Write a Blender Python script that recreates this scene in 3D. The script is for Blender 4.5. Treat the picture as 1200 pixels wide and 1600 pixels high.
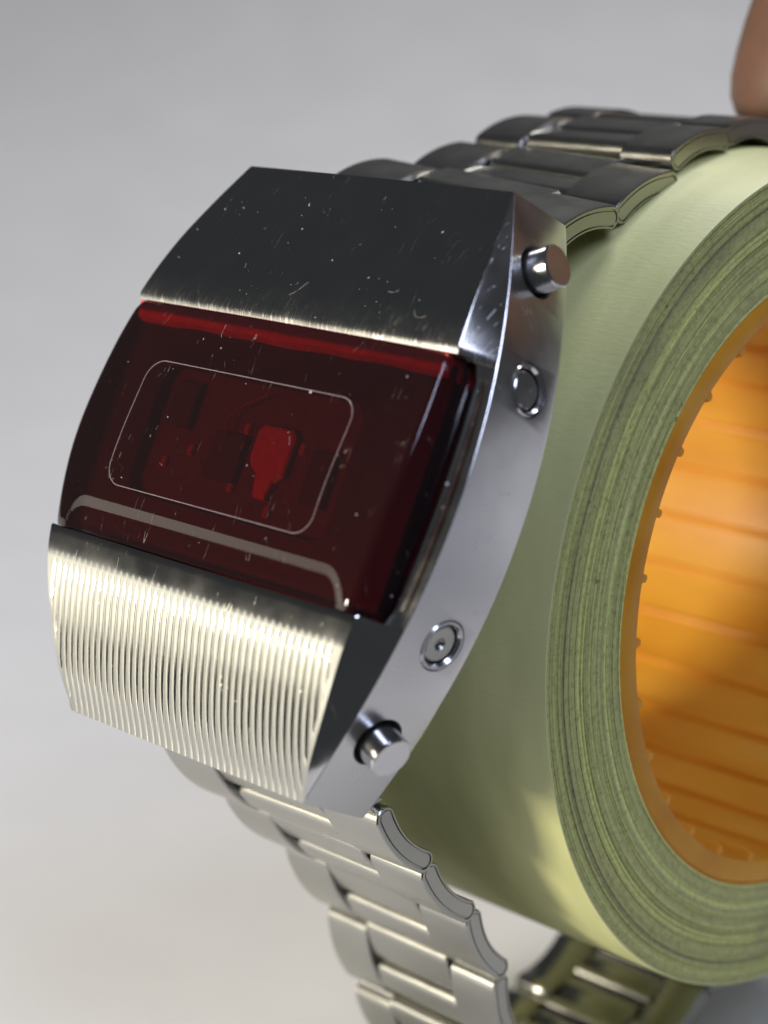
import bpy, bmesh, math, random
from mathutils import Vector, Matrix
random.seed(7)
for o in list(bpy.data.objects): bpy.data.objects.remove(o)
S = bpy.context.scene
S.unit_settings.system = 'METRIC'; S.unit_settings.scale_length = 0.01      # one unit is one centimetre
ZO = 5.08                                                                    # height of the roll's axis above the table

# ------------------------------------------------------------------ camera
cam = bpy.data.cameras.new('camera'); co = bpy.data.objects.new('camera', cam); S.collection.objects.link(co)
co.location = (11.434, -14.969, 5.185 + ZO)
co.rotation_euler = (math.radians(90 - 14.827), 0, math.radians(44.632))
cam.sensor_fit = 'VERTICAL'; cam.sensor_height = 24.0; cam.lens = 3228.8 / 1600 * 24.0
cam.clip_start = 0.1; cam.clip_end = 2000
cam.dof.use_dof = True; cam.dof.focus_distance = 15.9; cam.dof.aperture_fstop = 0.155
S.camera = co
# ------------------------------------------------------------------ world, lamps, exposure
W = bpy.data.worlds.new('World'); S.world = W; W.use_nodes = True
W.node_tree.nodes['Background'].inputs[0].default_value = (0.86, 0.92, 1.0, 1)
W.node_tree.nodes['Background'].inputs[1].default_value = 0.05
def area(name, loc, target, sx, sy, power, col):
    l = bpy.data.lights.new(name, 'AREA'); l.shape = 'RECTANGLE'; l.size = sx; l.size_y = sy
    l.energy = power; l.color = col
    o = bpy.data.objects.new(name, l); S.collection.objects.link(o); o.location = loc
    o.rotation_euler = (Vector(target) - Vector(loc)).to_track_quat('-Z', 'Y').to_euler()
    return o
area('window_light', (-18.5, -26.5, ZO - .7), (-2, -5, ZO - .9), 43, 6.8, 1550, (1.0, 0.95, 0.80))
area('ceiling_light', (-10, 34, 80), (0, 8, ZO), 26, 26, 43000, (0.98, 0.97, 1.0))
area('added_warm_fill', (-15, -44, ZO + 5), (0, -2, ZO - 1), 8, 8, 21000, (1.0, 0.91, 0.72))  # added warm fill, brightens the roll's core and its lower left
area('cool_light', (42, -20, 56), (0, 0, ZO), 15, 44, 22000, (0.66, 0.73, 1.0))
S.view_settings.view_transform = 'Standard'; S.view_settings.look = 'None'
S.view_settings.exposure = 0.0; S.view_settings.gamma = 1.0
S.render.engine = 'CYCLES'
S.cycles.max_bounces = 12; S.cycles.transparent_max_bounces = 16
S.cycles.sample_clamp_indirect = 6.0

# ------------------------------------------------------------------ materials
def mat(name):
    m = bpy.data.materials.new(name); m.use_nodes = True
    nt = m.node_tree; b = nt.nodes['Principled BSDF']
    return m, nt, b
def N(nt, t, **kw):
    n = nt.nodes.new(t)
    for k, v in kw.items():
        if k in n.inputs.keys(): n.inputs[k].default_value = v
        else: setattr(n, k, v)
    return n
def ramp(nt, src, stops):
    r = N(nt, 'ShaderNodeValToRGB'); e = r.color_ramp.elements
    e[0].position, e[0].color = stops[0][0], stops[0][1]
    e[1].position, e[1].color = stops[-1][0], stops[-1][1]
    for p, c in stops[1:-1]:
        k = e.new(p); k.color = c
    nt.links.new(src, r.inputs[0]); return r.outputs[0]
def g(v): return (v, v, v, 1)
def math_n(nt, op, a, b=None, clamp=False):
    n = N(nt, 'ShaderNodeMath', operation=op, use_clamp=clamp)
    for i, v in enumerate((a, b)):
        if v is None: continue
        if isinstance(v, (int, float)): n.inputs[i].default_value = v
        else: nt.links.new(v, n.inputs[i])
    return n.outputs[0]
def scratch_mask(nt, co_, scale, thr, ang, width, seed):
    """hairline marks of uneven length: a warped, stretched noise crossing a level, kept only in patches"""
    wp = N(nt, 'ShaderNodeTexNoise', Scale=scale * .14, Detail=2.0); nt.links.new(co_, wp.inputs['Vector'])
    vm = N(nt, 'ShaderNodeVectorMath', operation='MULTIPLY_ADD'); nt.links.new(wp.outputs['Color'], vm.inputs[0])
    vm.inputs[1].default_value = (1.6 / scale,) * 3; nt.links.new(co_, vm.inputs[2])
    mp = N(nt, 'ShaderNodeMapping'); mp.inputs['Rotation'].default_value = (0, 0, ang)
    mp.inputs['Scale'].default_value = (scale, scale * 0.13, scale * 0.13); mp.inputs['Location'].default_value = (seed, seed * 1.7, seed * .3)
    nt.links.new(vm.outputs[0], mp.inputs[0])
    n = N(nt, 'ShaderNodeTexNoise', Scale=1.0, Detail=0.0); nt.links.new(mp.outputs[0], n.inputs['Vector'])
    d = math_n(nt, 'ABSOLUTE', math_n(nt, 'SUBTRACT', n.outputs[0], 0.5))
    line = math_n(nt, 'LESS_THAN', d, width)
    n2 = N(nt, 'ShaderNodeTexNoise', Scale=scale * .3, Detail=4.0, Roughness=.65); nt.links.new(co_, n2.inputs['Vector'])
    gate = N(nt, 'ShaderNodeMapRange'); nt.links.new(n2.outputs[0], gate.inputs[0])
    gate.inputs[1].default_value = thr; gate.inputs[2].default_value = thr + .07
    return math_n(nt, 'MULTIPLY', line, gate.outputs[0])
def speck_mask(nt, co_, scale, r, keep):
    v = N(nt, 'ShaderNodeTexVoronoi', Scale=scale); nt.links.new(co_, v.inputs['Vector'])
    sep = N(nt, 'ShaderNodeSeparateColor'); nt.links.new(v.outputs['Color'], sep.inputs[0])
    near = math_n(nt, 'LESS_THAN', v.outputs['Distance'], math_n(nt, 'MULTIPLY', math_n(nt, 'POWER', sep.outputs[1], 2.0), r * 1.7))
    k = math_n(nt, 'LESS_THAN', sep.outputs[0], keep)
    return math_n(nt, 'MULTIPLY', near, k)
def steel(name, col, rough, scratches=True, wear=0.5, bump=0.02, brushed=None, specks=True, lip=None):
    m, nt, b = mat(name)
    tc = N(nt, 'ShaderNodeTexCoord').outputs['Object']
    b.inputs['Metallic'].default_value = 1.0; b.inputs['Base Color'].default_value = (*col, 1)
    n = N(nt, 'ShaderNodeTexNoise', Scale=3.0, Detail=6.0); nt.links.new(tc, n.inputs['Vector'])
    r = N(nt, 'ShaderNodeMapRange'); r.inputs[1].default_value = .3; r.inputs[2].default_value = .75
    r.inputs[3].default_value = rough * (.92 if brushed else .75); r.inputs[4].default_value = rough * (1.1 if brushed else 1.35)
    nt.links.new(n.outputs[0], r.inputs[0]); ro = r.outputs[0]
    h = None
    if brushed:
        mp = N(nt, 'ShaderNodeMapping'); mp.inputs['Scale'].default_value = brushed; nt.links.new(tc, mp.inputs[0])
        nb = N(nt, 'ShaderNodeTexNoise', Scale=1.0, Detail=4.0); nt.links.new(mp.outputs[0], nb.inputs['Vector'])
        h = math_n(nt, 'MULTIPLY', nb.outputs[0], 0.6)
    if scratches:
        mk = scratch_mask(nt, tc, 11.0, 0.66 - .09 * wear, 0.5, 0.010, 3.1)
        for sc, th, an, wd, sd in ((14.0, 0.66, -0.7, 0.010, 8.8), (9.0, 0.65, 1.4, 0.008, 15.3)):
            mk = math_n(nt, 'MAXIMUM', mk, scratch_mask(nt, tc, sc, th - .09 * wear, an, wd, sd))
        if specks: mk = math_n(nt, 'MAXIMUM', mk, speck_mask(nt, tc, 9.0, 0.08, 0.10))
        if lip:                                        # rubbed band beside the crystal: dense hairline scratches
            sy = N(nt, 'ShaderNodeSeparateXYZ'); nt.links.new(tc, sy.inputs[0])
            wob = N(nt, 'ShaderNodeTexNoise', Scale=5.0, Detail=4.0); nt.links.new(tc, wob.inputs['Vector'])
            yy = math_n(nt, 'ADD', math_n(nt, 'ABSOLUTE', sy.outputs[1]), math_n(nt, 'MULTIPLY', wob.outputs[0], .30))
            mr = N(nt, 'ShaderNodeMapRange', interpolation_type='SMOOTHSTEP'); nt.links.new(yy, mr.inputs[0])
            for q_, v_ in zip((1, 2, 3, 4), (lip[0], lip[1], 1.0, 0.0)): mr.inputs[q_].default_value = v_
            m2 = scratch_mask(nt, tc, 22.0, 0.46, .35, 0.022, 2.2)
            m2 = math_n(nt, 'MAXIMUM', m2, scratch_mask(nt, tc, 17.0, 0.47, -1.0, 0.018, 9.2))
            m2 = math_n(nt, 'MULTIPLY', math_n(nt, 'ADD', math_n(nt, 'MULTIPLY', m2, .45), .42), mr.outputs[0])
            mk = math_n(nt, 'MAXIMUM', mk, m2)
        ro = math_n(nt, 'ADD', ro, math_n(nt, 'MULTIPLY', mk, 0.26))
    nt.links.new(ro, b.inputs['Roughness'])
    if h is not None:
        bp = N(nt, 'ShaderNodeBump', Strength=0.55, Distance=bump); nt.links.new(h, bp.inputs['Height'])
        nt.links.new(bp.outputs[0], b.inputs['Normal'])
    return m
M_case = steel('polished_steel', (.60, .59, .57), 0.13)
M_front = steel('worn_polished_steel', (.52, .515, .50), 0.14, wear=.85, lip=(1.10, 1.52))
M_strip = steel('strip_steel', (.46, .455, .44), 0.15, wear=.7)
M_side = steel('satin_side_steel', (.60, .595, .60), 0.22, wear=.35, specks=False)
M_rib = steel('ribbed_steel', (.52, .515, .47), 0.13, wear=.3, bump=.008)
M_link = steel('brushed_link_steel', (.44, .435, .40), 0.25, scratches=False, brushed=(2.5, 70, 70), bump=.007)
M_push = steel('pusher_steel', (.62, .62, .63), 0.18, wear=.5)
def plain(name, col, rough, metallic=0.0, spec=.5):
    m, nt, b = mat(name); b.inputs['Base Color'].default_value = (*col, 1); b.inputs['Roughness'].default_value = rough
    b.inputs['Metallic'].default_value = metallic; b.inputs['Specular IOR Level'].default_value = spec
    tc = N(nt, 'ShaderNodeTexCoord').outputs['Object']
    n = N(nt, 'ShaderNodeTexNoise', Scale=14.0, Detail=4.0); nt.links.new(tc, n.inputs['Vector'])
    mx = N(nt, 'ShaderNodeMixRGB', blend_type='MULTIPLY'); mx.inputs[0].default_value = .5
    mx.inputs[1].default_value = (*col, 1)
    nt.links.new(ramp(nt, n.outputs[0], [(.3, g(.6)), (.7, g(1.1))]), mx.inputs[2]); nt.links.new(mx.outputs[0], b.inputs['Base Color'])
    return m
M_hole = plain('dark_recess', (.03, .028, .025), .5)
M_board = plain('display_board', (.095, .05, .05), .7)
M_mask = plain('display_mask', (.022, .018, .019), .6)
M_chip = plain('dark_chip', (.034, .026, .026), .6)
M_led = plain('red_emitter_block', (.60, .17, .07), .6)
M_gold = plain('bond_pad', (.42, .25, .22), .4)
M_line = plain('window_edge', (.28, .21, .22), .35)
M_glow = plain('painted_red_glow', (.98, .13, .12), .4)  # saturated red stands in for light scattered in the crystal

# smoked red crystal: tinted clear pane with a glossy coat, scratches and dust
m, nt, b = mat('smoked_red_crystal'); M_crystal = m
nt.nodes.remove(b); out = nt.nodes['Material Output']
tc = N(nt, 'ShaderNodeTexCoord').outputs['Object']
mk = scratch_mask(nt, tc, 9.0, 0.59, 0.9, 0.007, 5.5)
for sc, th, an, wd, sd in ((13.0, 0.59, -0.6, 0.007, 2.8),):
    mk = math_n(nt, 'MAXIMUM', mk, scratch_mask(nt, tc, sc, th, an, wd, sd))
dust = speck_mask(nt, tc, 8.0, 0.07, 0.20)
tr = N(nt, 'ShaderNodeBsdfTransparent'); tr.inputs[0].default_value = (.43, .022, .038, 1)
gl = N(nt, 'ShaderNodeBsdfGlossy'); gl.inputs['Color'].default_value = (1, 1, 1, 1)
nt.links.new(math_n(nt, 'ADD', math_n(nt, 'MULTIPLY', mk, .3), .035), gl.inputs['Roughness'])
fr = N(nt, 'ShaderNodeFresnel', IOR=1.5)
mx = N(nt, 'ShaderNodeMixShader'); nt.links.new(fr.outputs[0], mx.inputs[0]); nt.links.new(tr.outputs[0], mx.inputs[1]); nt.links.new(gl.outputs[0], mx.inputs[2])
df = N(nt, 'ShaderNodeBsdfDiffuse'); df.inputs[0].default_value = (.62, .58, .55, 1)
haze = N(nt, 'ShaderNodeBsdfDiffuse'); haze.inputs[0].default_value = (.20, .10, .11, 1)
mx1 = N(nt, 'ShaderNodeMixShader'); mx1.inputs[0].default_value = .05
nt.links.new(mx.outputs[0], mx1.inputs[1]); nt.links.new(haze.outputs[0], mx1.inputs[2])
mx2 = N(nt, 'ShaderNodeMixShader')
nt.links.new(math_n(nt, 'ADD', math_n(nt, 'MULTIPLY', dust, .7), math_n(nt, 'MULTIPLY', mk, .16), True), mx2.inputs[0])
nt.links.new(mx1.outputs[0], mx2.inputs[1]); nt.links.new(df.outputs[0], mx2.inputs[2]); nt.links.new(mx2.outputs[0], out.inputs[0])

# tape, seen from outside: pale yellow green film
m, nt, b = mat('tape_film'); M_tape = m
tc = N(nt, 'ShaderNodeTexCoord').outputs['Object']
mp = N(nt, 'ShaderNodeMapping'); mp.inputs['Scale'].default_value = (2.2, .7, .7); nt.links.new(tc, mp.inputs[0])
n = N(nt, 'ShaderNodeTexNoise', Scale=1.3, Detail=5.0); nt.links.new(mp.outputs[0], n.inputs['Vector'])
nt.links.new(ramp(nt, n.outputs[0], [(.25, (.54, .555, .25, 1)), (.55, (.62, .635, .30, 1)), (.8, (.68, .69, .345, 1))]), b.inputs['Base Color'])
b.inputs['Roughness'].default_value = .5
mpc = N(nt, 'ShaderNodeMapping'); mpc.inputs['Scale'].default_value = (9, 34, 34); nt.links.new(tc, mpc.inputs[0])
nc = N(nt, 'ShaderNodeTexNoise', Scale=1.0, Detail=3.0); nt.links.new(mpc.outputs[0], nc.inputs['Vector'])      # fine crepe running across the film
bp = N(nt, 'ShaderNodeBump', Strength=.30, Distance=.02); nt.links.new(math_n(nt, 'ADD', n.outputs[0], math_n(nt, 'MULTIPLY', nc.outputs[0], .35)), bp.inputs['Height']); nt.links.new(bp.outputs[0], b.inputs['Normal'])
# tape, seen on the wound edge: hundreds of layers, some paler, with grime caught between
m, nt, b = mat('tape_edge'); M_edge = m
tc = N(nt, 'ShaderNodeTexCoord').outputs['Object']
sp = N(nt, 'ShaderNodeSeparateXYZ'); nt.links.new(tc, sp.inputs[0])
rad = math_n(nt, 'SQRT', math_n(nt, 'ADD', math_n(nt, 'MULTIPLY', sp.outputs[1], sp.outputs[1]), math_n(nt, 'MULTIPLY', sp.outputs[2], sp.outputs[2])))
nw = N(nt, 'ShaderNodeTexNoise', Scale=.9, Detail=3.0); nt.links.new(tc, nw.inputs['Vector'])
rw = math_n(nt, 'ADD', rad, math_n(nt, 'MULTIPLY', nw.outputs[0], .05))
n1 = N(nt, 'ShaderNodeTexNoise', noise_dimensions='1D', Scale=6.5, Detail=5.0, Roughness=.68); nt.links.new(rw, n1.inputs['W'])
c1 = ramp(nt, n1.outputs[0], [(.26, (.27, .26, .14, 1)), (.42, (.43, .44, .17, 1)), (.53, (.52, .54, .20, 1)), (.62, (.72, .75, .27, 1)), (.76, (.82, .82, .42, 1))])
n2 = N(nt, 'ShaderNodeTexNoise', Scale=22.0, Detail=6.0, Roughness=.7); nt.links.new(tc, n2.inputs['Vector'])
mx = N(nt, 'ShaderNodeMixRGB', blend_type='MULTIPLY'); mx.inputs[0].default_value = .75
nt.links.new(c1, mx.inputs[1]); nt.links.new(ramp(nt, n2.outputs[0], [(.3, g(.45)), (.47, g(.95)), (.7, g(1.25))]), mx.inputs[2])
n3 = N(nt, 'ShaderNodeTexNoise', Scale=1.1, Detail=5.0); nt.links.new(tc, n3.inputs['Vector'])
mx2 = N(nt, 'ShaderNodeMixRGB', blend_type='MIX'); nt.links.new(ramp(nt, n3.outputs[0], [(.55, g(0)), (.78, g(.5))]), mx2.inputs[0])
nt.links.new(mx.outputs[0], mx2.inputs[1]); mx2.inputs[2].default_value = (.20, .17, .12, 1)
dirt = speck_mask(nt, tc, 7.5, .16, .5)
mx3 = N(nt, 'ShaderNodeMixRGB'); nt.links.new(math_n(nt, 'MULTIPLY', dirt, .7), mx3.inputs[0]); nt.links.new(mx2.outputs[0], mx3.inputs[1]); mx3.inputs[2].default_value = (.07, .075, .04, 1)
nt.links.new(mx3.outputs[0], b.inputs['Base Color']); b.inputs['Roughness'].default_value = .6
bp = N(nt, 'ShaderNodeBump', Strength=.5, Distance=.02); nt.links.new(math_n(nt, 'ADD', n1.outputs[0], math_n(nt, 'MULTIPLY', n2.outputs[0], .6)), bp.inputs['Height']); nt.links.new(bp.outputs[0], b.inputs['Normal'])
# amber plastic core, lets light through
m, nt, b = mat('amber_plastic'); M_amber = m
out = nt.nodes['Material Output']
b.inputs['Base Color'].default_value = (.72, .30, .035, 1); b.inputs['Roughness'].default_value = .38
tl = N(nt, 'ShaderNodeBsdfTranslucent'); tl.inputs[0].default_value = (1.0, .58, .10, 1)
mx = N(nt, 'ShaderNodeMixShader'); mx.inputs[0].default_value = .45
tc = N(nt, 'ShaderNodeTexCoord').outputs['Object']
mp = N(nt, 'ShaderNodeMapping'); mp.inputs['Scale'].default_value = (.30, 1.1, 1.1); nt.links.new(tc, mp.inputs[0])
n = N(nt, 'ShaderNodeTexNoise', Scale=1.6, Detail=5.0); nt.links.new(mp.outputs[0], n.inputs['Vector'])
nt.links.new(ramp(nt, n.outputs[0], [(.3, (.80, .40, .03, 1)), (.6, (.95, .57, .065, 1)), (.8, (.97, .69, .15, 1))]), b.inputs['Base Color'])
nt.links.new(b.outputs[0], mx.inputs[1]); nt.links.new(tl.outputs[0], mx.inputs[2]); nt.links.new(mx.outputs[0], out.inputs[0])
# table
m, nt, b = mat('white_table'); M_table = m
tc = N(nt, 'ShaderNodeTexCoord').outputs['Object']
n = N(nt, 'ShaderNodeTexNoise', Scale=.35, Detail=6.0); nt.links.new(tc, n.inputs['Vector'])
nt.links.new(ramp(nt, n.outputs[0], [(.3, (.70, .70, .69, 1)), (.7, (.75, .75, .74, 1))]), b.inputs['Base Color'])
b.inputs['Roughness'].default_value = .55
# skin
m, nt, b = mat('skin'); M_skin = m
tc = N(nt, 'ShaderNodeTexCoord').outputs['Object']
n = N(nt, 'ShaderNodeTexNoise', Scale=1.5, Detail=7.0); nt.links.new(tc, n.inputs['Vector'])
nt.links.new(ramp(nt, n.outputs[0], [(.3, (.11, .06, .04, 1)), (.55, (.17, .092, .06, 1)), (.75, (.21, .10, .07, 1))]), b.inputs['Base Color'])
b.inputs['Roughness'].default_value = .5; b.inputs['Subsurface Weight'].default_value = .15; b.inputs['Subsurface Radius'].default_value = (.3, .12, .06)
nb = N(nt, 'ShaderNodeTexVoronoi', Scale=38.0); nt.links.new(tc, nb.inputs['Vector'])
bp = N(nt, 'ShaderNodeBump', Strength=.10, Distance=.01); nt.links.new(nb.outputs['Distance'], bp.inputs['Height']); nt.links.new(bp.outputs[0], b.inputs['Normal'])
M_nail = plain('nail', (.55, .34, .28), .3)

# ------------------------------------------------------------------ helpers
def link(o, parent=None):
    S.collection.objects.link(o)
    if parent is not None: o.parent = parent
    return o
def mesh_obj(name, verts, faces, material, parent=None, smooth=True, angle=32):
    me = bpy.data.meshes.new(name); me.from_pydata([tuple(v) for v in verts], [], faces)
    bm = bmesh.new(); bm.from_mesh(me)
    bmesh.ops.remove_doubles(bm, verts=bm.verts, dist=1e-5)
    bmesh.ops.dissolve_degenerate(bm, edges=bm.edges, dist=1e-5)
    bmesh.ops.recalc_face_normals(bm, faces=bm.faces)
    finish(bm, me, smooth, angle)
    me.materials.append(material)
    return link(bpy.data.objects.new(name, me), parent)
def finish(bm, me, smooth=True, angle=32):
    for f in bm.faces: f.smooth = smooth
    a = math.radians(angle)
    for e in bm.edges:
        e.smooth = not (len(e.link_faces) == 2 and e.calc_face_angle(0) > a)
    bm.to_mesh(me); bm.free()
def loft(rings, closed=True, caps=True):
    """rings: lists of points of equal length -> verts, faces"""
    n = len(rings[0]); v = [p for r in rings for p in r]; f = []
    for i in range(len(rings) - 1):
        for j in range(n if closed else n - 1):
            k = (j + 1) % n
            f.append((i * n + j, i * n + k, (i + 1) * n + k, (i + 1) * n + j))
    if caps:
        f.append(tuple(range(n))[::-1]); f.append(tuple((len(rings) - 1) * n + j for j in range(n)))
    return v, f
def tag(o, label=None, cat=None, group=None, kind=None):
    if label: o['label'] = label
    if cat: o['category'] = cat
    if group: o['group'] = group
    if kind: o['kind'] = kind
    return o
def lerp(a, b, t): return a + (b - a) * t
def clamp(x, a=0.0, b=1.0): return max(a, min(b, x))
def smooth01(t): t = clamp(t); return t * t * (3 - 2 * t)

# ------------------------------------------------------------------ the setting: a white table top running up into a plain backing behind
def build_table():
    prof = [(-9.0, -2.5), (-9.0, -.12), (-8.96, -.03), (-8.85, 0), (0, 0), (16, 0)]
    for i in range(1, 25):
        q = i / 24; prof.append((16 + 62 * q, 13.5 * q ** 2.2))
    prof += [(78.6, 13.6), (78.9, 13.4), (79, -2.5)]
    c, s = math.cos(math.radians(44.6)), math.sin(math.radians(44.6))
    rings = []
    for w in (-90, -45, 0, 45, 90):                    # prof runs away from the camera; w runs across the view
        rings.append([(c * w - s * t, s * w + c * t, h) for t, h in prof])
    v, f = loft(rings, closed=True, caps=True)
    o = mesh_obj('table', v, f, M_table)
    tag(o, 'plain off-white table top curving up into a low pale backing', kind='structure')
build_table()

# ------------------------------------------------------------------ the roll of tape
R_OUT, R_IN, R_HOLE, X0, X1 = 3.665, 2.756, 2.53, -1.48, 1.974
roll = link(bpy.data.objects.new('tape_roll', None)); roll.location = (0, 0, ZO)
tag(roll, 'roll of pale green tape on an amber plastic core, inside the watch bracelet', 'tape roll')
def lathe(name, prof, material, parent, seg=160, closed=True, wob=None, angle=32):
    n = len(prof); v = []; f = []
    for i in range(seg):
        a = 2 * math.pi * i / seg
        for j, (x, r) in enumerate(prof):
            dx = wob(j, a) if wob else 0
            v.append((x + dx, r * math.cos(a), r * math.sin(a)))
    for i in range(seg):
        k = (i + 1) % seg
        for j in range(n if closed else n - 1):
            l = (j + 1) % n
            f.append((i * n + j, i * n + l, k * n + l, k * n + j))
    return mesh_obj(name, v, f, material, parent, angle=angle)
# the outermost turn of film, then the wound edge with its layers standing unevenly
lathe('outer_turn', [(X0, R_OUT - .02), (X0, R_OUT), (X1 - .012, R_OUT), (X1, R_OUT - .006), (X1, R_OUT - .02)], M_tape, roll, 200, True)
rr = random.Random(3)
prof = [(X0 + .01, R_IN + .004)]
NL = 44
rads = [lerp(R_IN + .004, R_OUT - .022, i / NL) for i in range(NL + 1)]
prof.append((X0 + .01, R_OUT - .022)); wobs = [0, 0]
layer_off = []
for i in range(NL, 0, -1):
    off = rr.uniform(-.009, .004) - (.014 if rr.random() < .14 else 0)
    ph, am = rr.uniform(0, 6.28), rr.uniform(.0, .006)
    prof.append((X1 + off, rads[i] - .001)); wobs.append((ph, am))
    prof.append((X1 + off, rads[i - 1] + .001)); wobs.append((ph, am))
lathe('wound_edge', prof, M_edge, roll, 200, True, lambda j, a: 0 if wobs[j] == 0 else wobs[j][1] * math.sin(2 * a + wobs[j][0]) + wobs[j][1] * .6 * math.sin(5 * a + wobs[j][0] * 2), angle=60)
core = lathe('core', [(X0 - .30, R_IN), (X0 - .30, R_HOLE), (X1 - .05, R_HOLE), (X1 - .012, R_HOLE + .012), (X1 + .004, R_HOLE + .045), (X1 + .004, R_IN - .06), (X1 - .02, R_IN - .012), (X1 - .03, R_IN)], M_amber, roll, 160, True)
NR = 30
vb = []; fb = []
for i, x in enumerate((X0 - .28, X1 - .07, X1 - .02)):
    hh = (.02 if i == 0 else .085) if i < 2 else .06
    vb += [(x, R_HOLE + .02, -.040), (x, R_HOLE - hh * .8, -.030), (x, R_HOLE - hh, 0), (x, R_HOLE - hh * .8, .030), (x, R_HOLE + .02, .040)]
for i in range(2):
    for j in range(5):
        k = (j + 1) % 5; fb.append((i * 5 + j, i * 5 + k, i * 5 + 5 + k, i * 5 + 5 + j))
fb += [(4, 3, 2, 1, 0), (10, 11, 12, 13, 14)]
rib0 = mesh_obj('core_rib', vb, fb, M_amber, core)
for i in range(1, NR):
    c = rib0.copy(); link(c, core)
    c.rotation_euler = (2 * math.pi * i / NR, 0, 0)
rib0.rotation_euler = (0, 0, 0)

# ------------------------------------------------------------------ the watch, built in its own frame: x across, y up the case (= -s), z out of the face
MY, MZ = -4.5348, 1.4818
ux, uz = -0.44705, -0.89451
watch = link(bpy.data.objects.new('wrist_watch', None))
WM = Matrix(((1, 0, 0, 0), (0, -ux, uz, MY), (0, -uz, -ux, MZ + ZO), (0, 0, 0, 1)))
# columns: local x -> x, local y -> -u, local z -> n
WM = Matrix(((1, 0, 0, 0), (0, -ux, -0.89451, MY), (0, -uz, 0.44705, MZ + ZO), (0, 0, 0, 1)))
watch.matrix_world = WM
tag(watch, 'scratched steel digital watch with dark red crystal, strapped around the tape roll', 'watch')
L = 2.3445
def xs(s): return 1.40 - .017 * s + .65 * max(0.0, 1 - (s / L) ** 2)           # half width at the side wall
def hf(s): return min(1.84 - .08 * s * s - .017 * s, xs(s) - .004)              # half width of the front
def dsf(s): return (.205 + .02 * s) * max(0.0, 1 - (s / L) ** 2) ** .75                           # height of the side wall's front edge
FP = [(-2.36, 0.0), (-1.93, .16), (-1.5, .305), (-1.0, .415), (-.22, .485), (.34, .525), (.955, .515), (1.22, .485), (1.6, .37), (2.04, .19), (2.345, 0.0)]
def df(s):                                                                      # height of the front, smooth through the measured points
    n = len(FP)
    for i in range(n - 1):
        if s <= FP[i + 1][0] or i == n - 2:
            x0, y0 = FP[i]; x1, y1 = FP[i + 1]
            def sl(k):
                a = FP[max(k - 1, 0)]; b_ = FP[min(k + 1, n - 1)]
                return (b_[1] - a[1]) / (b_[0] - a[0])
            h = x1 - x0; t = clamp((s - x0) / h)
            return (2*t**3-3*t**2+1)*y0 + (t**3-2*t**2+t)*h*sl(i) + (-2*t**3+3*t**2)*y1 + (t**3-t**2)*h*sl(i+1)
DB = -.60
def dbk(s): return -.69 + .13 * max(0.0, 1 - (s / L) ** 2)                       # height of the side wall's back edge
ss = [lerp(-L, L, i / 48) for i in range(49)]
# --- case body: the slab with the flat side walls
rings = []
for s in ss:
    X = xs(s); z = dsf(s)
    D_ = dbk(s)
    rings.append([(X - .05, -s, D_), (X - .012, -s, D_ + .012), (X, -s, D_ + .05), (X, -s, z - .006), (X - .006, -s, z),
                  (-X + .006, -s, z), (-X, -s, z - .006), (-X, -s, D_ + .05), (-X + .012, -s, D_ + .012), (-X + .05, -s, D_)])
v, f = loft(rings)
case = mesh_obj('case_body', v, f, M_side, watch, angle=25)
def cyl_mesh(r0, r1, x0, x1, seg=40):
    v = []; 
    for x, r in ((x0, r0), (x1, r1)):
        for i in range(seg):
            a = 2 * math.pi * i / seg; v.append((x, r * math.cos(a), r * math.sin(a)))
    f = [tuple(range(seg))[::-1], tuple(range(seg, 2 * seg))]
    for i in range(seg):
        k = (i + 1) % seg; f.append((i, k, seg + k, seg + i))
    return v, f
HOLES = [(-1.835, -.235, .205), (-.965, -.235, .205), (.968, -.25, .205), (1.765, -.225, .205)]
case.data.materials.append(M_side)
def normal_yaw(s):  # tilt of the side wall about the face normal at s
    e = .01; return math.atan2(xs(s + e) - xs(s - e), 2 * e)
cutters = []
for s, d, r in HOLES:
    v, f = cyl_mesh(r, r, -.34, .3)
    c = mesh_obj('cut', v, f, M_side)
    a = normal_yaw(s)
    c.matrix_world = WM @ Matrix.Translation((xs(s), -s, d)) @ Matrix.Rotation(a, 4, 'Z')
    cutters.append(c)
    md = case.modifiers.new('cut', 'BOOLEAN'); md.operation = 'DIFFERENCE'; md.object = c; md.solver = 'EXACT'
bpy.context.view_layer.update()
dg = bpy.context.evaluated_depsgraph_get()
me = bpy.data.meshes.new_from_object(case.evaluated_get(dg))
case.modifiers.clear(); old = case.data; case.data = me; me.name = 'case_body'
for c in cutters: bpy.data.objects.remove(c)
bm = bmesh.new(); bm.from_mesh(me)
finish(bm, me, True, 25)
def ring_lathe(name, prof, material, parent, seg=48):
    """prof: (x, r) open profile turned about local x"""
    n = len(prof); v = []; f = []
    for i in range(seg):
        a = 2 * math.pi * i / seg
        for x, r in prof: v.append((x, r * math.cos(a), r * math.sin(a)))
    for i in range(seg):
        k = (i + 1) % seg
        for j in range(n - 1): f.append((i * n + j, i * n + j + 1, k * n + j + 1, k * n + j))
    return mesh_obj(name, v, f, material, parent, angle=16)
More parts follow.
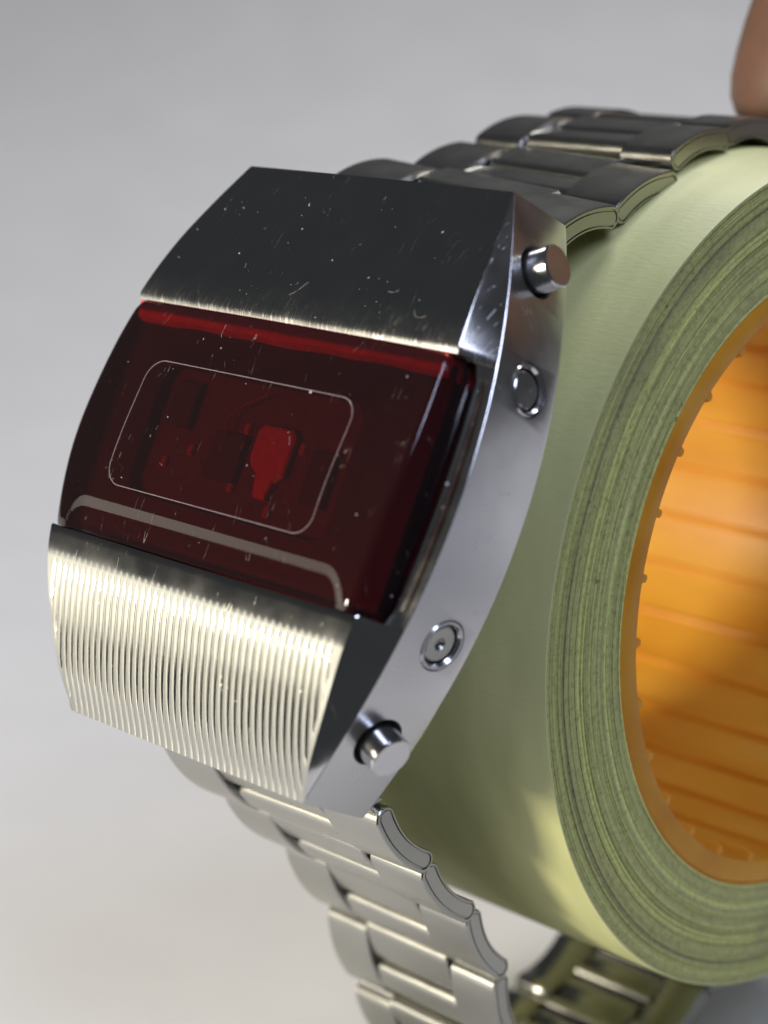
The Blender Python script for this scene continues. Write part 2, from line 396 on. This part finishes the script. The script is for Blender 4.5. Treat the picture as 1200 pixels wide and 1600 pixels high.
for idx, (s, d, r) in enumerate(HOLES):
    a = normal_yaw(s)
    if idx in (0, 3):
        o = ring_lathe('pusher', [(-.33, .0), (-.33, .166), (.172, .166), (.184, .162), (.190, .152), (.190, .0)], M_push, watch)
        label = 'polished round pusher standing out of the side beside the ' + ('top of the case' if idx == 0 else 'ribbed panel')
        c = ring_lathe('pusher_sleeve', [(-.32, .167), (-.06, .170), (-.012, .192), (-.004, .203), (-.32, .204)], M_hole, o)
    else:
        o = ring_lathe('recessed_screw', ([(-.020, .0), (-.020, .128), (-.034, .142), (-.11, .148)] if idx == 1 else [(-.30, .0), (-.075, .0), (-.045, .036), (-.026, .05), (-.024, .130), (-.036, .144), (-.11, .148)]), M_side if idx == 1 else M_link, watch)
        c = ring_lathe('screw_collar', [(-.13, .152), (-.022, .158), (.003, .174), (.004, .188), (-.018, .203), (-.13, .204)], M_push, o)
        label = None
        label = 'round recessed screw in the side wall, the ' + ('brown reflecting upper one' if idx == 1 else 'pale lower one with a dark centre')
    o['label'] = label
    o.location = (xs(s), -s, d); o.rotation_euler = (0, 0, a)
# --- case back standing toward the roll
pts = []
for k, (sc, d) in enumerate(((1.0, DB + .01), (1.0, DB - .16), (.93, DB - .2))):
    ring = []
    for i in range(48):
        a = 2 * math.pi * i / 48; e = 2 / 5
        cx, cy = math.cos(a), math.sin(a)
        ring.append((1.5 * sc * math.copysign(abs(cx) ** e, cx), 1.9 * sc * math.copysign(abs(cy) ** e, cy), d))
    pts.append(ring)
v, f = loft(pts); mesh_obj('case_back', v, f, M_case, watch)
# --- front plates
def cross(s, n=14, extra=0.0, clampx=None):
    """front cross-section points from +side edge to -side edge (x, z)"""
    X, h, z0, z1 = xs(s) - .001, hf(s), dsf(s) + .002, max(df(s) + extra, dsf(s) + .004)
    pts = [(X, z0), (h + .006, z1 - .012), (h - .006, z1)]
    for i in range(1, n): 
        x = lerp(h - .006, -h + .006, i / n); pts.append((x, z1 + .015 * (1 - (x / h) ** 2)))
    pts += [(-h + .006, z1), (-h - .006, z1 - .012), (-X, z0)]
    return pts
S_LIP = -1.0
rings = []
for i in range(29):
    s = lerp(-L, S_LIP - .055, i / 28); rings.append([(x, -s, z) for x, z in cross(s)])
c = cross(S_LIP - .055)
rings.append([(x, -(S_LIP - .03), z - (.004 if abs(x) < xs(S_LIP) - .02 else 0)) for x, z in c])
rings.append([(x, -(S_LIP), z - (.016 if abs(x) < xs(S_LIP) - .02 else 0)) for x, z in c])         # rounded bright lip
rings.append([(x, -(S_LIP + .012), max(z - .07, .04) if abs(x) < xs(S_LIP) - .02 else z) for x, z in c])
rings.append([(x, -(S_LIP + .012), .03 if abs(x) < xs(S_LIP) - .02 else z - .02) for x, z in c])
v, f = loft(rings, closed=False, caps=False)
mesh_obj('upper_plate', v, f, M_front, watch, angle=22)
# lower plate: smooth strip below the crystal, then the milled ribs
S_LOW, S_RIB = .965, 1.222
PITCH = .0755
def rib(x):
    t = (x / PITCH + 1e-6) % 1.0
    return .0105 * (1 - abs(2 * t - 1) ** 2.6) - .0105
nx = 640
rows = [S_LOW] + [lerp(S_LOW + .015, S_RIB - .02, i / 4) for i in range(5)] + [S_RIB, S_RIB + .02] + [lerp(S_RIB + .05, L, i / 26) for i in range(27)]
rb = random.Random(11); ramp_ = [rb.uniform(.75, 1.15) for _ in range(80)]; ramp_ = [1 for q in ramp_]
v = []; f = []
for ri_, s in enumerate(rows):
    h = hf(s) - .006; z1 = max(df(s), dsf(s) + .004)
    amt = smooth01((s - S_RIB + .02) / .06) * (1 - .6 * smooth01((s - 2.22) / .12))
    for j in range(nx + 1):
        x = (j - nx / 2) * PITCH / 14
        if s < S_RIB + .2 and False: pass
        xc = clamp(x, -h, h)
        if j == 0: xc = -h
        if j == nx: xc = h
        z = z1 + .012 * (1 - (xc / h) ** 2) + (rib(xc) * amt * ramp_[int(xc / PITCH + 40)] if abs(xc) < h - .04 else 0)
        if ri_ == 0: z -= .012
        v.append((xc, -s, z))
for i in range(len(rows) - 1):
    for j in range(nx):
        a = i * (nx + 1) + j; f.append((a, a + 1, a + nx + 2, a + nx + 1))
lower = mesh_obj('lower_plate', v, f, M_rib, watch, angle=70)
# smooth strip uses the worn steel of the upper plate
lower.data.materials.append(M_strip)
for poly in lower.data.polygons:
    cy = -poly.center.y
    if cy < S_RIB - .01: poly.material_index = 1
# flanks (chamfers) of the lower plate, and its upper end
for sg in (1, -1):
    v = []; f = []
    for i, s in enumerate(rows):
        h = hf(s) - .006; z1 = max(df(s), dsf(s) + .004) - (.012 if i == 0 else 0); X = xs(s) - .001
        v += [(sg * h, -s, z1), (sg * (h + .012), -s, z1 - .012), (sg * X, -s, dsf(s) + .002)]
    for i in range(len(rows) - 1):
        for j in range(2): f.append((i * 3 + j, i * 3 + j + 1, i * 3 + 4 + j, i * 3 + 3 + j))
    mesh_obj('lower_flank', v, f, M_case, watch, angle=30)
s = S_LOW; h = hf(s) - .006; z1 = df(s) - .012; X = xs(s) - .001
v = [(-X, -s, dsf(s) + .002), (-h - .012, -s, z1 - .012), (-h, -s, z1), (h, -s, z1), (h + .012, -s, z1 - .012), (X, -s, dsf(s) + .002)]
mesh_obj('lower_plate_end', v, [(0, 1, 2, 3, 4, 5)], M_case, watch)
# bezel strips along both sides of the crystal
for sg in (1, -1):
    rings = []
    for i in range(31):
        s = lerp(S_LIP + .013, S_LOW - .003, i / 30); X = xs(s) - .001; h = hf(s)
        e = smooth01((abs(lerp(-1, 1, i / 30)) - .86) / .14) * .05
        zb = dsf(s)
        rings.append([(sg * X, -s, zb + .003), (sg * (X - .012), -s, zb + .008), (sg * (h + .062), -s, zb - .004 + e), (sg * (h + .045), -s, zb + .022 + e), (sg * (h + .026), -s, zb + .020 + e), (sg * (h + .008), -s, zb - .03 + e), (sg * (h + .006), -s, .03)])
    v, f = loft(rings, closed=False, caps=False)
    mesh_obj('bezel_strip', v, f, M_case, watch, angle=50)
# --- crystal
nxs, nss = 90, 84
def crystal_z(x, s):
    h = hf(s) + .006
    z = df(s) + .012 + .05 * (1 - (s / 1.0) ** 2) + .03 * (1 - (x / h) ** 2)
    wb = .115; t = clamp((abs(x) - (h - wb)) / wb); z -= (z - dsf(s) + .03) * t ** 2.4
    t2 = clamp((s - (S_LOW - .31)) / .31); 
    se = (S_LOW - .30) + .24 * clamp((abs(x) - (h - .42)) / .26) ** 2
    z -= .013 * smooth01((s - se) / .10) + .014 * clamp((s - se) / .3)
    t3 = clamp((S_LIP + .10 - s) / .09); z -= .022 * t3
    return max(z, .06)
v = []; f = []
for i in range(nss + 1):
    s = lerp(S_LIP + .014, S_LOW - .004, i / nss); h = hf(s) + .006
    for j in range(nxs + 1):
        q = lerp(-1, 1, j / nxs); q = math.copysign(1 - (1 - abs(q)) ** 1.35, q); x = q * h
        v.append((x, -s, crystal_z(x, s)))
for i in range(nss):
    for j in range(nxs):
        a = i * (nxs + 1) + j; f.append((a, a + 1, a + nxs + 2, a + nxs + 1))
crystal = mesh_obj('crystal', v, f, M_crystal, watch, angle=60)
crystal['label'] = 'dark smoky red crystal with fine scratches and dust'
# display behind the crystal
def rrect(cx, cy, hx, hy, r, n=8):
    out_ = []
    for qx, qy, a0 in ((1, 1, 0), (-1, 1, 90), (-1, -1, 180), (1, -1, 270)):
        for i in range(n + 1):
            a = math.radians(a0 + 90 * i / n); out_.append((cx + qx * (hx - r) + r * math.cos(a), cy + qy * (hy - r) + r * math.sin(a)))
    return out_
def box(name, x0, x1, y0, y1, z0, z1, material, parent, bev=.01):
    bm = bmesh.new(); bmesh.ops.create_cube(bm, size=1)
    for vt in bm.verts: vt.co = Vector((lerp(x0, x1, vt.co.x + .5), lerp(y0, y1, vt.co.y + .5), lerp(z0, z1, vt.co.z + .5)))
    if bev: bmesh.ops.bevel(bm, geom=bm.edges[:], offset=bev, segments=2, affect='EDGES')
    me = bpy.data.meshes.new(name); finish(bm, me); me.materials.append(material)
    return link(bpy.data.objects.new(name, me), parent)
board = box('display_board', -1.55, 1.55, -.80, .80, .26, .30, M_board, watch, 0)
# mask with an opening
o_ = rrect(0, .0, 1.62, .93, .05); i_ = rrect(-.03, -.015, 1.13, .535, .16)
v = [(x * (hf(-y) - .02) / 1.62, y, .37 - .05 * (abs(y) / .93) ** 2) for x, y in o_] + [(x, y, .40) for x, y in i_] + [(x, y, .30) for x, y in i_]
n = len(o_); f = []
for j in range(n):
    k = (j + 1) % n; f += [(j, k, n + k, n + j), (n + j, n + k, 2 * n + k, 2 * n + j)]
mesh_obj('display_mask', v, f, M_mask, watch)
def tube(name, pts, r, material, parent, closed=True, seg=6):
    n = len(pts); rings = []
    for i, p in enumerate(pts):
        p = Vector(p); a = Vector(pts[(i - 1) % n] if closed or i else pts[0]); b_ = Vector(pts[(i + 1) % n] if closed or i < n - 1 else pts[-1])
        t = (b_ - a).normalized(); nn = t.cross(Vector((0, 0, 1)));  nn = nn.normalized() if nn.length > 1e-6 else Vector((1, 0, 0)); bb = t.cross(nn)
        rings.append([p + nn * r * math.cos(2 * math.pi * k / seg) + bb * r * math.sin(2 * math.pi * k / seg) for k in range(seg)])
    if closed: rings.append(rings[0])
    v, f = loft(rings, caps=not closed)
    return mesh_obj(name, v, f, material, parent)
win = rrect(-.03, -.015, 1.16, .525, .17, 10)
dense = []
for i in range(len(win)):
    a, b_ = Vector(win[i]), Vector(win[(i + 1) % len(win)]); k = max(1, int((b_ - a).length / .06))
    for q in range(k): dense.append(a.lerp(b_, q / k))
tube('window_outline', [(p.x, p.y, crystal_z(p.x, -p.y) - .0012) for p in dense], .0045, M_line, watch)
LED = [(.04, .17), (.09, .22), (.40, .22), (.45, .17), (.45, -.14), (.40, -.18), (.36, -.20), (.33, -.34), (.20, -.34), (.16, -.16), (.09, -.12), (.04, -.06)]
v = [(x, y, .30) for x, y in LED] + [(x, y, .345) for x, y in LED] + [(x * .92 + .02, y * .92, .36) for x, y in LED]
n = len(LED); f = [tuple(range(2 * n, 3 * n))]
for q in range(2):
    for j in range(n):
        k = (j + 1) % n; f.append((q * n + j, q * n + k, (q + 1) * n + k, (q + 1) * n + j))
mesh_obj('digit_block', v, f, M_led, board)
box('digit_block', -.42, -.06, -.28, .10, .30, .35, M_chip, board)
box('digit_block', .66, .92, -.30, .12, .30, .35, M_chip, board)
box('driver_chip', -1.02, -.74, .05, .42, .30, .36, M_chip, board)
for x_, y_ in ((-.66, -.10), (-.10, -.30), (.36, -.42), (-.92, -.24), (-.12, .16), (.52, .10)):
    box('bond_pad', x_ - .035, x_ + .035, y_ - .045, y_ + .045, .30, .325, M_gold, board)
tube('bond_wire', [(-.28 + .32 * t - .14 * math.sin(3.1 * t), .06 + .38 * t, .36 + .02 * math.sin(3 * t)) for t in [i / 12 for i in range(13)]], .007, M_line, board, closed=False)
tube('bond_wire', [(-.56 + .08 * math.sin(2.6 * t), -.16 - .2 * t, .35) for t in [i / 8 for i in range(9)]], .006, M_line, board, closed=False)
tube('bond_wire', [(.62 - .02 * t, .14 - .36 * t, .35) for t in [i / 6 for i in range(7)]], .005, M_gold, board, closed=False)
# added red strip below the lip, painting the glow of the crystal's edge
rings = []
for i in range(25):
    x = lerp(-1.71, 1.70, i / 24); s0 = S_LIP + .018; wdt = .15 + .012 * math.sin(i * .9) * math.sin(i * .37)
    za, zb = crystal_z(x * .95, s0 + .06) - .03, crystal_z(x * .95, s0 + wdt) - .05
    rings.append([(x, -s0, za), (x, -(s0 + .05), za), (x, -(s0 + wdt * .8), zb - .02), (x, -(s0 + wdt), zb - .07), (x, -(s0 + wdt), .2), (x, -s0, .2)])
v, f = loft(rings); mesh_obj('red_glow_strip', v, f, M_glow, watch)

# dust and lint lying on the plate and the crystal
def build_dust():
    rd = random.Random(21); V = []; F = []
    M_dust = plain('dust', (.46, .44, .41), .8)
    def surf(kind):
        if kind == 'plate':
            s = rd.uniform(-2.1, -1.04); x = rd.uniform(-hf(s) + .1, hf(s) - .1); h = hf(s)
            return x, s, df(s) + .015 * (1 - (x / h) ** 2)
        s = rd.uniform(-.9, .85); x = rd.uniform(-1.6, 1.6); return x, s, crystal_z(x, s)
    for kind, nb, nh in (('plate', 34, 5), ('crystal', 24, 3)):
        for _ in range(nb):                                   # crumbs
            x, s, z = surf(kind); r = .0045 + .011 * rd.random() ** 3; b0 = len(V)
            sx, sy, a = rd.uniform(.6, 1.9), rd.uniform(.5, 1.0), rd.uniform(0, 3.14)
            for q in range(6):
                t = q * math.pi / 3 + rd.uniform(-.3, .3); rr_ = r * .75 * rd.uniform(.6, 1.2); px, py = rr_ * math.cos(t) * sx, rr_ * math.sin(t) * sy
                V.append((x + px * math.cos(a) - py * math.sin(a), -s + px * math.sin(a) + py * math.cos(a), z + .0005))
            V.append((x, -s, z + r * .7)); F.extend((b0 + q, b0 + (q + 1) % 6, b0 + 6) for q in range(6))
        for _ in range(nh):                                   # lint, bent hairs lying flat
            x, s, z = surf(kind); L_ = .03 + .16 * rd.random() ** 2; a = rd.uniform(0, 6.28); k = rd.uniform(-14, 14); w = rd.uniform(.0010, .0018)
            px, py = x, -s; prev = None
            for q in range(9):
                zz = (df(-py) + .015 * (1 - (px / hf(-py)) ** 2) if kind == 'plate' else crystal_z(px, -py)) + .002 + .004 * math.sin(q)
                nx_, ny_ = -math.sin(a), math.cos(a); b0 = len(V)
                V += [(px + nx_ * w, py + ny_ * w, zz), (px, py, zz + w * 1.5), (px - nx_ * w, py - ny_ * w, zz)]
                if prev is not None: F += [(prev, prev + 1, b0 + 1, b0), (prev + 1, prev + 2, b0 + 2, b0 + 1)]
                prev = b0; px += math.cos(a) * L_ / 8; py += math.sin(a) * L_ / 8; a += k * L_ / 8
    o = mesh_obj('dust', V, F, M_dust, watch); o['kind'] = 'stuff'
build_dust()

# ------------------------------------------------------------------ bracelet
def catmull(P, per=24):
    out_ = []
    for i in range(len(P) - 1):
        p0, p1, p2, p3 = P[max(i - 1, 0)], P[i], P[i + 1], P[min(i + 2, len(P) - 1)]
        for k in range(per):
            t = k / per
            out_.append(tuple(.5 * ((2 * p1[c]) + (-p0[c] + p2[c]) * t + (2 * p0[c] - 5 * p1[c] + 4 * p2[c] - p3[c]) * t * t + (-p0[c] + 3 * p1[c] - 3 * p2[c] + p3[c]) * t ** 3) for c in (0, 1)))
    out_.append(P[-1]); return out_
path = [(-2.86, 3.20), (-2.45, 3.31), (-2.05, 3.36)]
RB = 3.785
for a in (117, 105, 90, 75, 60, 40, 20, 0, -20): path.append((RB * math.cos(math.radians(a)), RB * math.sin(math.radians(a))))
path += [(3.05, -2.55), (2.1, -3.6), (1.1, -4.1), (0.1, -4.5), (-.9, -4.86), (-1.70, -4.92), (-2.35, -4.56), (-2.72, -3.95), (-2.99, -3.20), (-3.39, -2.47), (-3.90, -1.90), (-4.43, -1.33), (-4.72, -.98)]
cl = catmull(path)
acc = [0.0]
for a, b_ in zip(cl, cl[1:]): acc.append(acc[-1] + math.dist(a, b_))
TOT = acc[-1]
def at(t):
    t = clamp(t, 0, TOT)
    for i in range(len(acc) - 1):
        if acc[i + 1] >= t:
            q = (t - acc[i]) / max(acc[i + 1] - acc[i], 1e-9)
            return Vector((lerp(cl[i][0], cl[i + 1][0], q), lerp(cl[i][1], cl[i + 1][1], q)))
    return Vector(cl[-1])
NLK = round(TOT / .875); PT = TOT / NLK
BW, CW, TH = 1.22, .60, .20
def bean(t0, t1, th=TH, bul=.045, n=10, inset=0.0):
    """closed profile (t, h) of one bent leaf; t along the bracelet"""
    t0 += inset; t1 -= inset; th2 = th / 2 - inset; out_ = []
    r = min(th2, (t1 - t0) / 2 - 1e-3)
    mid = (t0 + t1) / 2; half = (t1 - t0) / 2
    def cen(t): u_ = (t - mid) / half; return bul * (1 - u_ * u_) - bul * .5
    for i in range(n + 1):                       # outer side
        t = lerp(t0 + r, t1 - r, i / n); out_.append((t, cen(t) + th2))
    for i in range(1, 6):
        a = math.pi / 2 - math.pi * i / 6; out_.append((t1 - r + r * math.cos(a), cen(t1 - r) + th2 * math.sin(a)))
    for i in range(n + 1):
        t = lerp(t1 - r, t0 + r, i / n); out_.append((t, cen(t) - th2 * (1 - .25 * math.sin(math.pi * i / n))))
    for i in range(1, 6):
        a = -math.pi / 2 - math.pi * i / 6; out_.append((t0 + r + r * math.cos(a), cen(t0 + r) + th2 * math.sin(a)))
    return out_
def bar_into(V, F, x0, x1, t0, t1, th=TH, bul=.045, lift=0.0, groove=(False, False)):
    base = len(V); rings = []
    def prof_at(x, inset): return [(x, t, h + lift) for t, h in bean(t0, t1, th, bul, inset=inset)]
    if groove[0]: seq0 = [(x0 + .004, .052), (x0 + .004, .044), (x0 + .016, .040), (x0 + .016, .032), (x0, .028), (x0, .010), (x0 + .010, 0)]
    else: seq0 = [(x0, .014), (x0 + .014, 0)]
    if groove[1]: seq1 = [(x1 - .010, 0), (x1, .010), (x1, .028), (x1 - .016, .032), (x1 - .016, .040), (x1 - .004, .044), (x1 - .004, .052)]
    else: seq1 = [(x1 - .014, 0), (x1, .014)]
    for x, ins in seq0 + seq1: rings.append(prof_at(x, ins))
    v, f = loft(rings)
    V += v; F += [tuple(i + base for i in q) for q in f]
def make_link_meshes():
    V, F = [], []
    a, b_ = -PT / 2 + .02, PT / 2 - .02
    bar_into(V, F, CW + .012, BW, a, b_, bul=.07, groove=(False, True))
    bar_into(V, F, -BW, -CW - .012, a, b_, bul=.07, groove=(True, False))
    bar_into(V, F, -CW - .03, CW + .03, -PT / 2 + .10, -.005, th=TH * .86, bul=.012, lift=.010)
    me1 = (V, F)
    V, F = [], []
    bar_into(V, F, -CW + .012, CW - .012, .04, PT / 2 + .055, th=TH * .82, bul=.012, lift=.004)
    bar_into(V, F, -BW + .06, BW - .06, PT / 2 - .05, PT / 2 + .05, th=.09, bul=0, lift=-.03)     # hinge tube
    return me1, (V, F)
(m1v, m1f), (m2v, m2f) = make_link_meshes()
proto = mesh_obj('bracelet_link', m1v, m1f, M_link, watch, angle=40)
protoc = mesh_obj('centre_leaf', m2v, m2f, M_link, proto, angle=40)
WI = WM.inverted()
for i in range(NLK):
    t = (i + .5) * PT; p = at(t); q0, q1 = at(t - PT * .45), at(t + PT * .45)
    tg = (q1 - q0).normalized(); nr = Vector((-tg.y, tg.x))         # path runs clockwise over the top: outward is to its left
    if nr.dot(p) < 0: nr = nr
    Mx = Matrix(((1, 0, 0, 0), (0, tg.x, nr.x, p.x), (0, tg.y, nr.y, p.y + ZO), (0, 0, 0, 1)))
    if i == 0: o, c = proto, protoc
    else:
        o = proto.copy(); link(o, watch); c = protoc.copy(); link(c, o)
    k_ = min(i, NLK - 1 - i); wd = max(.90, 1.25 - .08 * k_) / BW      # the bracelet narrows away from the case
    o.matrix_local = WI @ Mx @ Matrix.Rotation(math.radians({0: 5.0, 1: 2.6, NLK - 1: 1.0}.get(i, 0)), 4, 'Y') @ Matrix.Diagonal((wd, 1, 1, 1))
# end pieces joining bracelet and case
for nm, s0, pA in (('end_link', -L, at(0.0)), ('end_link', L, at(TOT))):
    sg = 1 if s0 > 0 else -1
    rings = []
    pw = WI @ Vector((0, pA.x, pA.y + ZO))
    for x in (-1.20, -1.18, 1.18, 1.20):
        e = .015 if abs(x) > 1.19 else 0
        rings.append([(x, -s0 + sg * .15, -.30 - e), (x, -s0 - sg * (.01), -.36 - e), (x, pw.y, pw.z + .10 - e), (x, pw.y + sg * .1, pw.z - .08 + e), (x, -s0 + sg * .25, -.62 + e)])
    v, f = loft(rings); mesh_obj(nm, v, f, M_link, watch)

# ------------------------------------------------------------------ the hand steadying the roll from behind
def build_hand():
    V = []; E = []; Rd = []
    def add(p, r, prev=None):
        V.append((p[0], p[1], p[2] + ZO)); Rd.append(r)
        if prev is not None: E.append((prev, len(V) - 1))
        return len(V) - 1
    palm = add((6.6, 10.2, 12.6), 2.0)
    wrist = add((9.6, 14.6, 14.4), 1.9, palm); fore = add((14.5, 22, 17), 2.6, wrist); add((20, 30, 20), 3.2, fore)
    def finger(pts, start):
        k = start
        for p, r in pts: k = add(p, r, k)
    kn = add((4.4, 8.0, 13.0), 1.4, palm)
    finger([((2.9, 6.0, 12.4), .98), ((2.3, 4.6, 10.4), 1.02), ((1.45, 3.0, 7.6), .97), ((.86, 1.95, 5.3), .93), ((.62, 1.58, 4.1), .90), ((.54, 1.45, 3.50), .74)], kn)
    kn2 = add((6.0, 7.4, 12.6), 1.4, palm)
    finger([((5.1, 5.8, 11.6), .98), ((4.6, 4.7, 9.0), .88), ((4.5, 4.3, 5.8), .80), ((4.4, 4.4, 3.6), .72), ((4.3, 4.5, 2.7), .55)], kn2)
    kn3 = add((7.6, 7.6, 11.8), 1.35, palm)
    finger([((6.9, 6.3, 10.6), .94), ((6.5, 5.6, 8.2), .85), ((6.2, 5.5, 5.4), .78), ((6.0, 5.7, 3.4), .70), ((5.9, 5.8, 2.6), .52)], kn3)
    kn4 = add((9.0, 8.6, 11.2), 1.2, palm)
    finger([((8.6, 7.6, 9.8), .82), ((8.2, 7.2, 7.8), .74), ((7.9, 7.2, 5.8), .68), ((7.7, 7.4, 4.4), .6), ((7.6, 7.5, 3.8), .46)], kn4)
    th = add((5.4, 11.2, 10.4), 1.35, palm)
    finger([((4.2, 10.6, 8.2), 1.1), ((3.4, 9.2, 6.0), .95), ((3.0, 8.0, 4.4), .82), ((2.9, 7.5, 3.6), .6)], th)
    me = bpy.data.meshes.new('hand'); me.from_pydata(V, E, [])
    o = link(bpy.data.objects.new('hand', me))
    o.modifiers.new('skin', 'SKIN'); sd = o.modifiers.new('sub', 'SUBSURF'); sd.levels = 2; sd.render_levels = 2
    for i, r in enumerate(Rd): me.skin_vertices[0].data[i].radius = (r, r * .94)
    me.skin_vertices[0].data[0].use_root = True
    bpy.context.view_layer.update()
    dg = bpy.context.evaluated_depsgraph_get()
    m2 = bpy.data.meshes.new_from_object(o.evaluated_get(dg)); o.modifiers.clear(); o.data = m2
    m2.materials.clear(); m2.materials.append(M_skin)
    for p in m2.polygons: p.use_smooth = True
    tag(o, 'brown out-of-focus finger of a hand touching the bracelet at the top right', 'hand')
    return o
build_hand()
